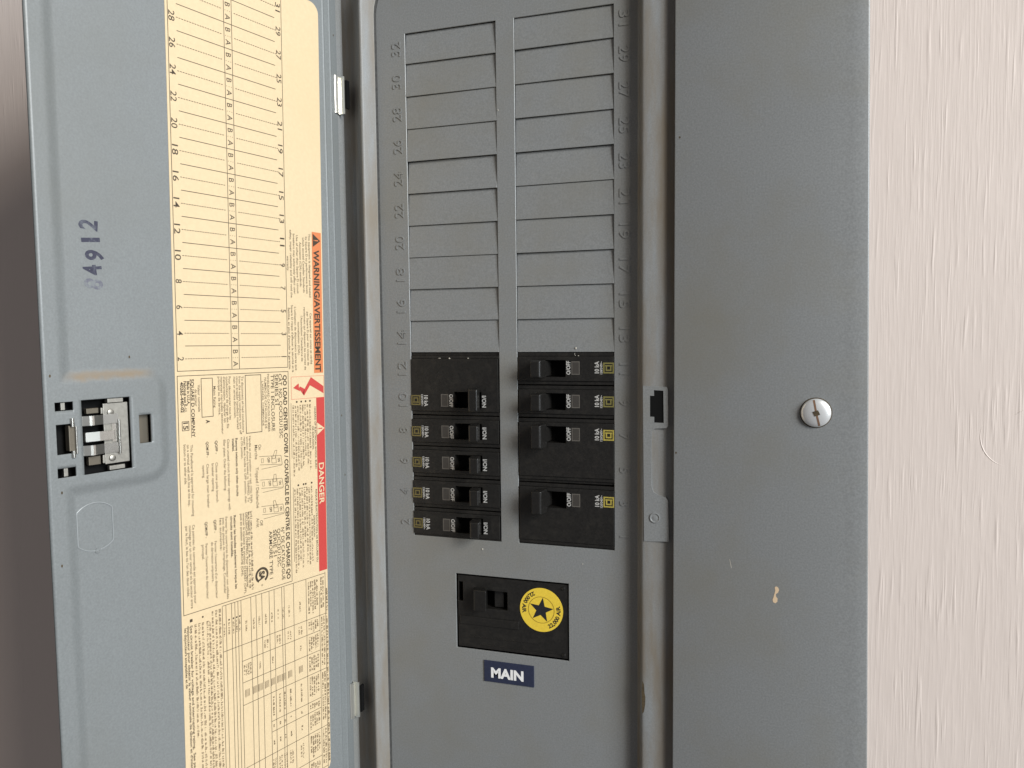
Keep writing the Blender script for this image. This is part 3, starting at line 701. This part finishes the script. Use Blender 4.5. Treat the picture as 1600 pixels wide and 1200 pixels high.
small = [('PANELBOARD CATALOG NUMBER', 3.4, -13.6, 1.3, 32), ('NUMÉRO DE CATALOGUE DE', 5.3, -15.5, 1.3, 28), ("L'APPAREIL COMMANDE", 7.2, -17.3, 1.1, 24.4),
 ('To disconnect all load conductors', 3.9, -30.1, 1.3, 30), ('from the supply conductors, turn off', 3.9, -31.8, 1.3, 31), ('circuit breaker handle(s) marked', 3.9, -33.4, 1.3, 28), ('main or service disconnect.', 4.0, -35.0, 1.3, 22),
 ('Pour déconnecter tous les', 3.8, -37.9, 1.3, 22.7), ('conducteurs de charge des fils', 3.8, -39.5, 1.3, 27), ("d'alimentation, déplacer les", 3.7, -41.1, 1.3, 24), ('manettes marquées sectionneur', 3.7, -42.7, 1.3, 30), ('principal ou de service.', 3.6, -44.2, 1.3, 20),
 ('Mains Rating', 8.4, -46.9, 1.4, 11), ('Valeur nominale', 7.2, -55.8, 1.4, 13.7), ('de secteur', 9.5, -57.5, 1.4, 8.5),
 ('On', 41.7, -20.0, 1.8, 2.9), ('Marche', 41.7, -22.4, 1.8, 7.8), ('Tripped / Déclenché', 54.0, -22.1, 1.8, 22.4), ('Off', 83.5, -20.0, 1.8, 3.1), ('Arrêt', 81.9, -22.3, 1.8, 5.1),
 ('Handle at mid position or red, (VISI-TRIP)', 36.4, -26.2, 1.25, 36.4), ('window shows breaker is TRIPPED. To', 36.4, -27.9, 1.25, 35.5), ('reset: Move handle to OFF position, then', 36.4, -29.6, 1.25, 35.8), ('to ON position.', 36.4, -31.3, 1.25, 11.7),
 ('Close unused circuit breaker openings with', 36.6, -39.6, 1.35, 37.6), ('filler plates. Order the following:', 36.6, -41.9, 1.35, 27),
 ('Close one pole branch', 48.0, -46.8, 1.35, 20.7), ('breaker opening', 48.2, -49.0, 1.35, 14.5), ('Close large main breaker', 48.1, -52.0, 1.35, 22.8), ('opening', 48.5, -54.3, 1.35, 6.3),
 ('This Panelboard is approved for mounting', 37.2, -60.7, 1.35, 36.2), ('on a vertical wall with line at the top,', 37.0, -62.6, 1.35, 31), ('bottom or to either side.', 36.7, -64.4, 1.35, 20.2),
 ("Fermer les ouvertures du disjoncteur non utilisées", 77.4, -41.9, 1.35, 43.8), ('avec des plaques de remplissage. Commander', 77.5, -43.6, 1.35, 40.5), ('les suivants:', 77.5, -45.3, 1.35, 17),
 ("Fermer l'ouverture d'un disjoncteur", 88.9, -48.5, 1.35, 30.2), ('de dérivation unipolaire.', 89.0, -50.5, 1.35, 21), ("Fermer l'ouverture du disjoncteur", 89.1, -53.8, 1.35, 28.8), ('principal.', 89.2, -55.8, 1.35, 7.8),
 ('Ce panneau de commande est approuvé pour', 77.9, -60.8, 1.35, 40.4), ('montage sur un mur vertical où le secteur entre', 77.9, -62.7, 1.35, 42.4), ("par le haut, le bas ou l'un des deux côtés.", 77.9, -64.6, 1.35, 36)]
for s, x, y, cp, wd in small: b.text(s, x, y, cp, T, h1, width=wd, off=0.004)
for i, (y, ln) in enumerate(((-26.5, 43.8), (-28.0, 42.5))): b.scrib(77.3, y, 1.25, ln, T, h1)
b.text('DÉCLENCHÉ (TRIPPED). Pour réenclencher', 77.4, -29.6, 1.25, T, h1, width=41, off=0.014)
b.text("amener la manette en position D'ARRÊT (OFF),", 77.5, -31.2, 1.25, T, h1, width=44, off=0.008); b.text('puis en position de MARCHE (ON).', 77.5, -32.8, 1.25, T, h1, width=34, off=0.012)
b.build('instruction_text', M['ink2'], label)
b = MB()
for s, x, y, cp, wd in (('Remove twistouts only when circuits', 36.6, -34.6, 1.35, 31), ('installed.', 36.7, -36.6, 1.35, 6.8), ('QOFP -', 36.6, -46.7, 1.4, 6.9), ('QOM1FP -', 36.6, -51.9, 1.4, 8.1),
                        ('Retirer les bandes seulement lorsque les', 77.6, -36.8, 1.35, 39.6), ('circuits sont installés.', 77.7, -38.8, 1.35, 22), ('QOFP -', 77.7, -48.6, 1.4, 6.7), ('QOM1FP -', 77.8, -53.7, 1.4, 8.3)):
    b.text(s, x, y, cp, T, h1, width=wd, off=0.022)
b.build('bold_instructions', M['ink'], label)
# certification mark
b = MB(); b.arc(114.0, -20.4, 3.05, 4.35, 32, 328, T, h1, n=36); b.text('SA', 114.4, -20.4, 3.2, T, h1, width=5.3, align='C', off=0.06); b.arc(119.6, -20.4, 0.35, 0.5, 0, 360, T, h1, n=12)
b.build('certification_mark', M['ink'], label)
# three little breaker drawings
for da, db, lean in ((0, 0, -1.6), (13.0, 0.45, 0.2), (27.7, 0.75, 1.6)):
    b = MB(); S = lambda x0, y0, x1, y1, wd=0.2: b.stroke(x0 + da, y0 + db, x1 + da, y1 + db, wd, T, h1)
    for q in (((48.3, -20.5), (49.4, -6.0)), ((49.4, -6.0), (54.5, -5.2)), ((54.5, -5.2), (52.9, -20.0)), ((54.9, -5.3), (55.4, -19.2)), ((49.0, -12.5), (52.9, -12.2)), ((49.1, -9.6), (53.2, -9.2)), ((49.0, -12.5), (49.1, -9.6)), ((52.9, -12.2), (53.2, -9.2))): S(*q[0], *q[1])
    hx = 46.2 + (0.3 if lean > 0 else 0); hy = -10.6 - lean * 0.8
    for q in (((50.6, -12.0), (hx, hy - 0.7)), ((50.6, -10.0), (hx, hy + 0.7)), ((hx, hy - 0.7), (hx, hy + 0.7)), ((50.6, -12.0), (50.6, -10.0))): S(*q[0], *q[1])
    b.frame(49.6 + da, -19.2 + db, 52.0 + da, -17.8 + db, 0.16, T, h1)
    b.text('OFF', 51.0 + da, -14.4 + db, 1.5, T, h1, align='C', width=2.9, off=0.02); b.text('ON', 51.7 + da, -7.4 + db, 1.5, T, h1, align='C', width=2.2, off=0.02)
    b.build('breaker_drawing', M['ink'], label)
# --- rating table at the bottom
b = MB(); LN = 0.26
bl = [-45.6, -43.4, -40.0, -38.0, -36.1, -34.2, -28.0, -24.65, -20.85, -16.0, -12.6, -7.4, -5.75, 0.85, 10.0, 24.5]
for y in bl:
    a0, a1 = 124.4, 246
    if y > 20: a0, a1 = 123.4, 246
    b.rect(a0, y - LN / 2, a1, y + LN / 2, T, h1)
b.rect(134, 19.8, 246, 20.05, T, h1)
AL = [(124.2, -45.6, 24.5), (148.8, -45.6, 24.5), (157.8, -34.2, 19.8), (169.8, -34.2, 19.8), (182.3, -34.2, 24.5), (198.8, -16.0, 19.8), (204.9, -16.0, 19.8), (217.6, -34.2, 24.5), (234.5, -20.85, 19.8), (242.9, 10, 24.5)]
for a, y0, y1 in AL: b.rect(a - LN / 2, y0, a + LN / 2, y1, T, h1 + 0.04)
b.build('rating_table_lines', M['ink'], label)
b = MB()
b.scrib(133.6, 25.55, 1.3, 108, T, h1, wt=0.3)
cols = [(-31.1, 1.1), (-26.3, 1.1), (-22.7, 1.1), (-18.4, 1.1), (-14.3, 1.1), (-10.0, 1.1), (-6.6, 0.9), (-2.4, 1.1), (5.4, 1.1)]
for i, (y, cp) in enumerate(cols):
    b.scrib(136.3, y, cp, 6.5, T, h1)
    if i in (3, 5, 7, 8): b.scrib(151, y + 0.8, cp, 5.5, T, h1); b.scrib(151, y - 0.9, cp, 5.0, T, h1)
    if i in (2, 4, 8): b.scrib(162, y, cp, 4, T, h1)
    x = 175.0
    b.rect(174.4, y - 1.4, 178.6, y - 1.2, T, h1)
    for q in range(4): b.rect(174.2, y - 1.6 + q * 0.8, 178.2, y - 1.3 + q * 0.8, T, h1)
    if i >= 4: b.scrib(185, y, cp, 11, T, h1, wt=0.28); b.scrib(201, y, cp, 2.2, T, h1, wt=0.3); b.scrib(210, y, cp, 3.2, T, h1, wt=0.3); b.scrib(221, y + 0.7, cp, 9.5, T, h1); b.scrib(221, y - 0.8, cp, 8.5, T, h1)
for a, ln in ((126, 20), (150, 6.5), (159, 9.5), (171, 10), (183.5, 13), (199.8, 4), (206, 10), (219, 13.5), (236, 6)):
    for q in range(5):
        b.scrib(a + random.uniform(0, 1), 18.2 - q * 1.55, 1.15, ln - random.uniform(0, 0.25 * ln), T, h1, wt=0.26)
for a, ln in ((150, 30), (184, 30), (219, 22)):
    for q in range(2): b.scrib(a, 23.2 - q * 1.7, 1.15, ln, T, h1, wt=0.26)
for q in range(2): b.scrib(126, 22.9 - 1.6 * q, 1.15, 19, T, h1, wt=0.26)
for i, y in enumerate((-44.5, -41.7, -39.0, -37.05, -35.15)): b.scrib(134, y, 1.0, 7, T, h1)
for q in range(4): b.scrib(160, -32.8 + 1.3 * q, 1.0, 6.5, T, h1)
for i, (y, x, ln) in enumerate(((-47.1, 125.2, 116), (-49.1, 125.2, 118), (-51.2, 125.2, 116), (-52.8, 129.4, 108), (-54.3, 129.4, 112), (-57.0, 129.3, 112), (-59.0, 129.1, 110), (-61.1, 129, 60))): b.scrib(x, y, 1.25, ln, T, h1)
b.build('rating_text', M['ink3'], label)
b = MB()
b.text('See circuit breaker for voltage and interrupting rating.  See panelboard marking', 128.9, -63.5, 1.3, T, h1, width=95, off=0.014); b.scrib(226, -63.5, 1.25, 18, T, h1, wt=0.3)
b.text("disjoncteur pour obtenir la valeur nominale de tension et d'interruption.  Voir", 128.7, -65.15, 1.3, T, h1, width=90, off=0.014); b.text('les disjoncteurs acceptables et de', 129.4, -66.75, 1.3, T, h1, width=31, off=0.014)
for y, x, s in ((-63.5, 126.4, 0.75), (-57.0, 126.4, 0.45)): b.rect(x - s, y - s, x + s, y + s, T, h1)
for y in (-39.0, -37.0, -35.1, -41.7): b.disc(132.6, y, 0.5, T, h1, n=10)
b.build('footnotes', M['ink'], label)

# ================================================================== BREAKERS
def logo(b, x, z, s, T, h):
    t = s * 0.125
    b.frame(x - s / 2, z - s / 2, x + s / 2, z + s / 2, t, T, h)
    q = s * 0.27; b.frame(x - q, z - q, x + q, z + q, t, T, h)
    b.rect(x - q - s * 0.06, z - q, x - q, z - q + t, T, h); b.rect(x + q, z - q, x + q + s * 0.06, z - q + t, T, h)
def make_breaker(name, poles, ink):
    e = empty(name, (0, 0, 0))
    L = 28.35; up = 0 if poles == 1 else P
    F0 = lambda x, z, h: (x, -h, z)              # h toward the viewer
    b = MB()
    slot = (-0.4, 17.0, -4.8, 4.8)
    zt = 7.15 + (up + 0.0 if poles == 1 else P - 1.6)
    b.plate(-L + 0.1, L - 0.5, -7.05, zt, [slot], F0, 0.55, -8)
    # stepped shoulders
    V = lambda x0, x1, z0, z1, ha, hb: b.hexa([F0(x, z, h) for h in (ha, hb) for x, z in ((x0, z0), (x1, z0), (x1, z1), (x0, z1))])
    V(-28.47, 28.47, -9.22, -7.05, -8, -0.25); V(-28.47, 28.47, zt, up + (9.22 if poles == 1 else 7.6), -8, -0.25 if poles == 1 else -0.1)
    if poles == 2: V(-28.47, 28.47, up + 7.6, up + 9.22, -8, -1.0)
    case = b.build('case', M['black'], e, bevel=0.3, seg=2)
    b = MB(); b.box(-1.5, 18.5, 6.5, 7.5, -6, 6); b.build('toggle_well', M['pit'], e)
    hz = 5.0 if poles == 1 else 6.9; zo = 0.0 if poles == 1 else 0.6
    b = MB()
    base = [(6.2, -4.3), (14.6, -4.3), (14.6, 4.3), (6.2, 4.3)]
    prof = [(9.6, 15.0, -6.0, 4.3, 0), (10.6, 16.0, 1.2, 4.45, 0), (10.8, 16.6, 1.8, hz, zo), (11.8, 17.8, 8.6, hz, zo), (12.2, 17.9, 9.6, hz - 0.4, zo), (13.2, 17.3, 10.0, hz - 1.0, zo)]
    VV = []; FF = []
    for x0, x1, h, z, zz in prof: VV += [F0(x0, -z + zz, h), F0(x1, -z + zz, h), F0(x1, z + zz, h), F0(x0, z + zz, h)]
    n = len(prof)
    for j in range(n - 1):
        for i in range(4): FF.append((j * 4 + i, j * 4 + (i + 1) % 4, (j + 1) * 4 + (i + 1) % 4, (j + 1) * 4 + i))
    FF.append(tuple((n - 1) * 4 + i for i in range(4)))
    b.add(VV, FF); b.build('toggle', M['handle'], e, bevel=0.5, seg=3)
    # fine print, window
    def TT(cx, cz): return lambda x, y, h=0.0: (cx + y, -(0.55 + h), cz - x)       # reading downward, tops toward +x
    b = MB(); Tl = lambda x, y, h: F0(x, y, 0.55 + h)
    logo(b, -25.4, -0.5, 6.1, Tl, 0.06); b.build('emblem', ink, e)
    b = MB()
    b.text('10 kA', 0, 0, 2.3, TT(-18.7, -0.9), 0.06, width=6.8, align='C', off=0.032)
    b.text('120/240V~', 0, 0, 1.25, TT(-21.2, -0.6), 0.06, width=7.2, align='C', off=0.03)
    b.text('O/OFF', 0, 0, 2.2, TT(-2.2, -0.5), 0.06, width=7.8, align='C', off=0.032)
    b.text('I/ON', 0, 0, 2.3, TT(18.9, -0.7), 0.06, width=7.0, align='C', off=0.032)
    b.build('lettering', M['white_ink'], e)
    b = MB(); b.frame(-8.8, -4.2, -4.0, 3.4, 0.5, Tl, 0.10); wf = b.build('trip_window_frame', M['lens_edge'], e)
    b = MB(); b.rect(-8.3, -3.7, -4.5, 2.9, Tl, 0.05); b.build('trip_window', M['lens'], e)
    return e
def copy_tree(o):
    c = o.copy(); scene.collection.objects.link(c)
    for ch in [x for x in scene.objects if x.parent == o]:
        d = ch.copy(); scene.collection.objects.link(d); d.parent = c; d.matrix_parent_inverse = ch.matrix_parent_inverse.copy()
    return c
XL, XR = -G - WID / 2, G + WID / 2
def slotz(k): return -(k + 0.5) * P             # k = 0 top breaker slot
GRP = 'branch breakers in two columns'
one = make_breaker('circuit_breaker', 1, M['olive']); two = make_breaker('double_circuit_breaker', 2, M['olive'])
bpy.context.view_layer.update()
oneY = copy_tree(one); twoY = copy_tree(two)
for o in list(scene.objects):
    if o.parent in (oneY, twoY) and o.name.startswith('emblem'):
        o.data = o.data.copy(); o.data.materials[0] = M['yellow_ink'] if o.parent == twoY else mat('dull_yellow_ink', (0.175, 0.155, 0.045), 0.55)
used = set()
def place(src, x, k, rot, label):
    o = src if src.name not in used else copy_tree(src)
    used.add(src.name)
    o.location = (x * MM, random.uniform(-0.15, 0.2) * MM, slotz(k) * MM); o.rotation_euler = (0, math.radians(rot + random.uniform(-0.25, 0.25)), 0)
    tag(o, label, 'breaker', GRP); return o
# copies must be taken before moving the source: children are parent-relative, so order does not matter
place(one, XL, 2, 0, 'single black breaker beside embossed 8, just under the tall left-column breaker')
place(one, XL, 3, 0, 'middle breaker of the left column, single black, beside embossed 6')
place(one, XL, 4, 0, 'second single black breaker from the bottom of the left column, beside embossed 4')
place(one, XL, 5, 0, 'lowest single black breaker of the left column, beside embossed 2')
dbl = place(two, XL, 1, 0, 'tall double black breaker at the top of the left column beside embossed 12 and 10')
top = place(oneY, XR, 0, 180, 'topmost single black breaker of the right column, beside embossed 11')
place(oneY, XR, 1, 180, 'second single black breaker of the right column, beside embossed 9')
place(twoY, XR, 2, 180, 'upper of two double black breakers in the right column, beside embossed 7')
place(twoY, XR, 4, 180, 'lowest breaker of the right column, double black with yellow emblem beside embossed 3')
# flecks of paint on the top left breaker
def flecks(par, spots):
    for x, z, r, k in spots:
        b = MB(); b.lathe([(r, 0.0), (r * 0.6, 0.18), (0.03, 0.22)], lambda X, Y, h, x=x, z=z, k=k: (x + X * k, -(0.3 + h), z + Y), n=7); b.build('paint_fleck', M['speck'], par)
flecks(dbl, ((-3.0, 24.9, 0.45, 1.3), (4.2, 23.6, 0.4, 0.8), (9.0, 25.0, 0.25, 2.5), (-9.5, 25.0, 0.2, 5.0), (24.2, 23.4, 0.22, 7.0), (-23.0, 23.0, 0.18, 7.0)))
flecks(top, ((-6.2, -7.6, 0.22, 1.0), (-5.9, -8.4, 0.45, 0.4), (-8.0, -7.4, 0.25, 1.4)))

# ---- main breaker
main = empty('main_breaker', (0, 0, -158.1))
tag(main, 'large black main breaker with a round yellow star sticker above the MAIN tag', 'breaker')
F0 = lambda x, z, h: (x, -h, z)
b = MB(); b.plate(-34.3, 34.9, -180.4, -136.0, [(-33.9, -31.0, -152.0, -140.0), (-22.0, -2.4, -155.2, -144.0)], F0, -0.7, -9)
case = b.build('case', M['black'], main, bevel=0.9, seg=3)
b = MB(); b.box(-35.0, 35.4, 8.0, 9.0, -181.2, -135.0); b.build('well', M['pit'], main)
b = MB(); b.hexa([F0(x, z, h) for h in (-0.9, 0.1) for x, z in ((-33.0, -166.0), (5.0, -166.0), (5.0, -160.9), (-33.0, -160.9))]); b.build('step', M['black'], main, bevel=0.5)
b = MB(); b.hexa([F0(x, z, h) for h, dx in ((-6.0, -3), (5.0, 0)) for x, z in ((-22.0 + dx, -155.4), (-14.0 + dx, -155.4), (-14.0 + dx, -142.6), (-22.0 + dx, -142.6))]); b.build('toggle', M['handle'], main, bevel=0.7, seg=3)
b = MB(); b.hexa([F0(x, z, h) for h in (-5.5, -3.2) for x, z in ((-11.5, -154.6), (-5.6, -154.6), (-5.6, -144.6), (-11.5, -144.6))]); b.build('toggle_shoulder', M['black'], main, bevel=0.3)
for z, x0, x1 in ((-173.5, -28, 17), (-178.0, -20, 33)):
    b = MB(); b.tube([(x0, 0.7, z), ((x0 + x1) / 2, 0.65, z), (x1, 0.7, z)], 0.22, n=6); b.build('mould_line', M['handle'], main)
for z in (-138.3, -178.4):
    b = MB(); b.lathe([(1.2, -0.8), (1.1, -0.2), (0.6, 0.1), (0.05, 0.15)], lambda x, y, h, z=z: (32.4 + x, -h, z + y), n=14); b.build('corner_boss', M['handle'], main, smooth=True)
SX, SZ, SR = 18.8, -152.4, 13.2
T = lambda x, y, h=0.0: (SX + x, 0.5 - h, SZ + y)
b = MB(); N = 64; ring = [(SR * math.cos(2 * math.pi * i / N), SR * math.sin(2 * math.pi * i / N)) for i in range(N)]
b.add([T(x, y, 0.12) for x, y in ring] + [T(x, y, -0.1) for x, y in ring], [tuple(range(N))] + [(i, N + i, N + (i + 1) % N, (i + 1) % N) for i in range(N)])
st = b.build('rating_sticker', M['sticker'], main); tag(st, 'round yellow sticker with a black star and 22,000 AIR')
b = MB(); b.arc(0, 0, 7.75, 8.05, 0, 360, T, 0.2, n=64)
b.build('ring', mat('olive_print', (0.30, 0.19, 0.02), 0.5), st)
b = MB(); star = []
for i in range(10):
    rr = 7.6 if i % 2 == 0 else 3.05; a = math.radians(10 + 36 * i); star.append((rr * math.cos(a), rr * math.sin(a)))
for i in range(0, 10, 2): b.flat([(0, 0), star[i - 1], star[i], star[i + 1]], T, 0.2)
b.build('star', M['ink_black'], st)
b = MB()
def arctext(s, a0, a1, rad, cap):
    V, F = glyphs(s, 0.03); x0 = min(v[0] for v in V); x1 = max(v[0] for v in V); k = cap / capheight(); Q = []
    for x, y in V:
        t = (x - x0) / (x1 - x0); a = math.radians(a0 + (a1 - a0) * t); r_ = rad - y * k
        Q.append(T(r_ * math.cos(a), r_ * math.sin(a), 0.2))
    b.add(Q, F)
arctext('22,000 AIR', -66, 17, 11.7, 2.3); arctext('22,000 AIR', 113, 194, 11.7, 2.3)
b.build('lettering', M['ink_black'], st)
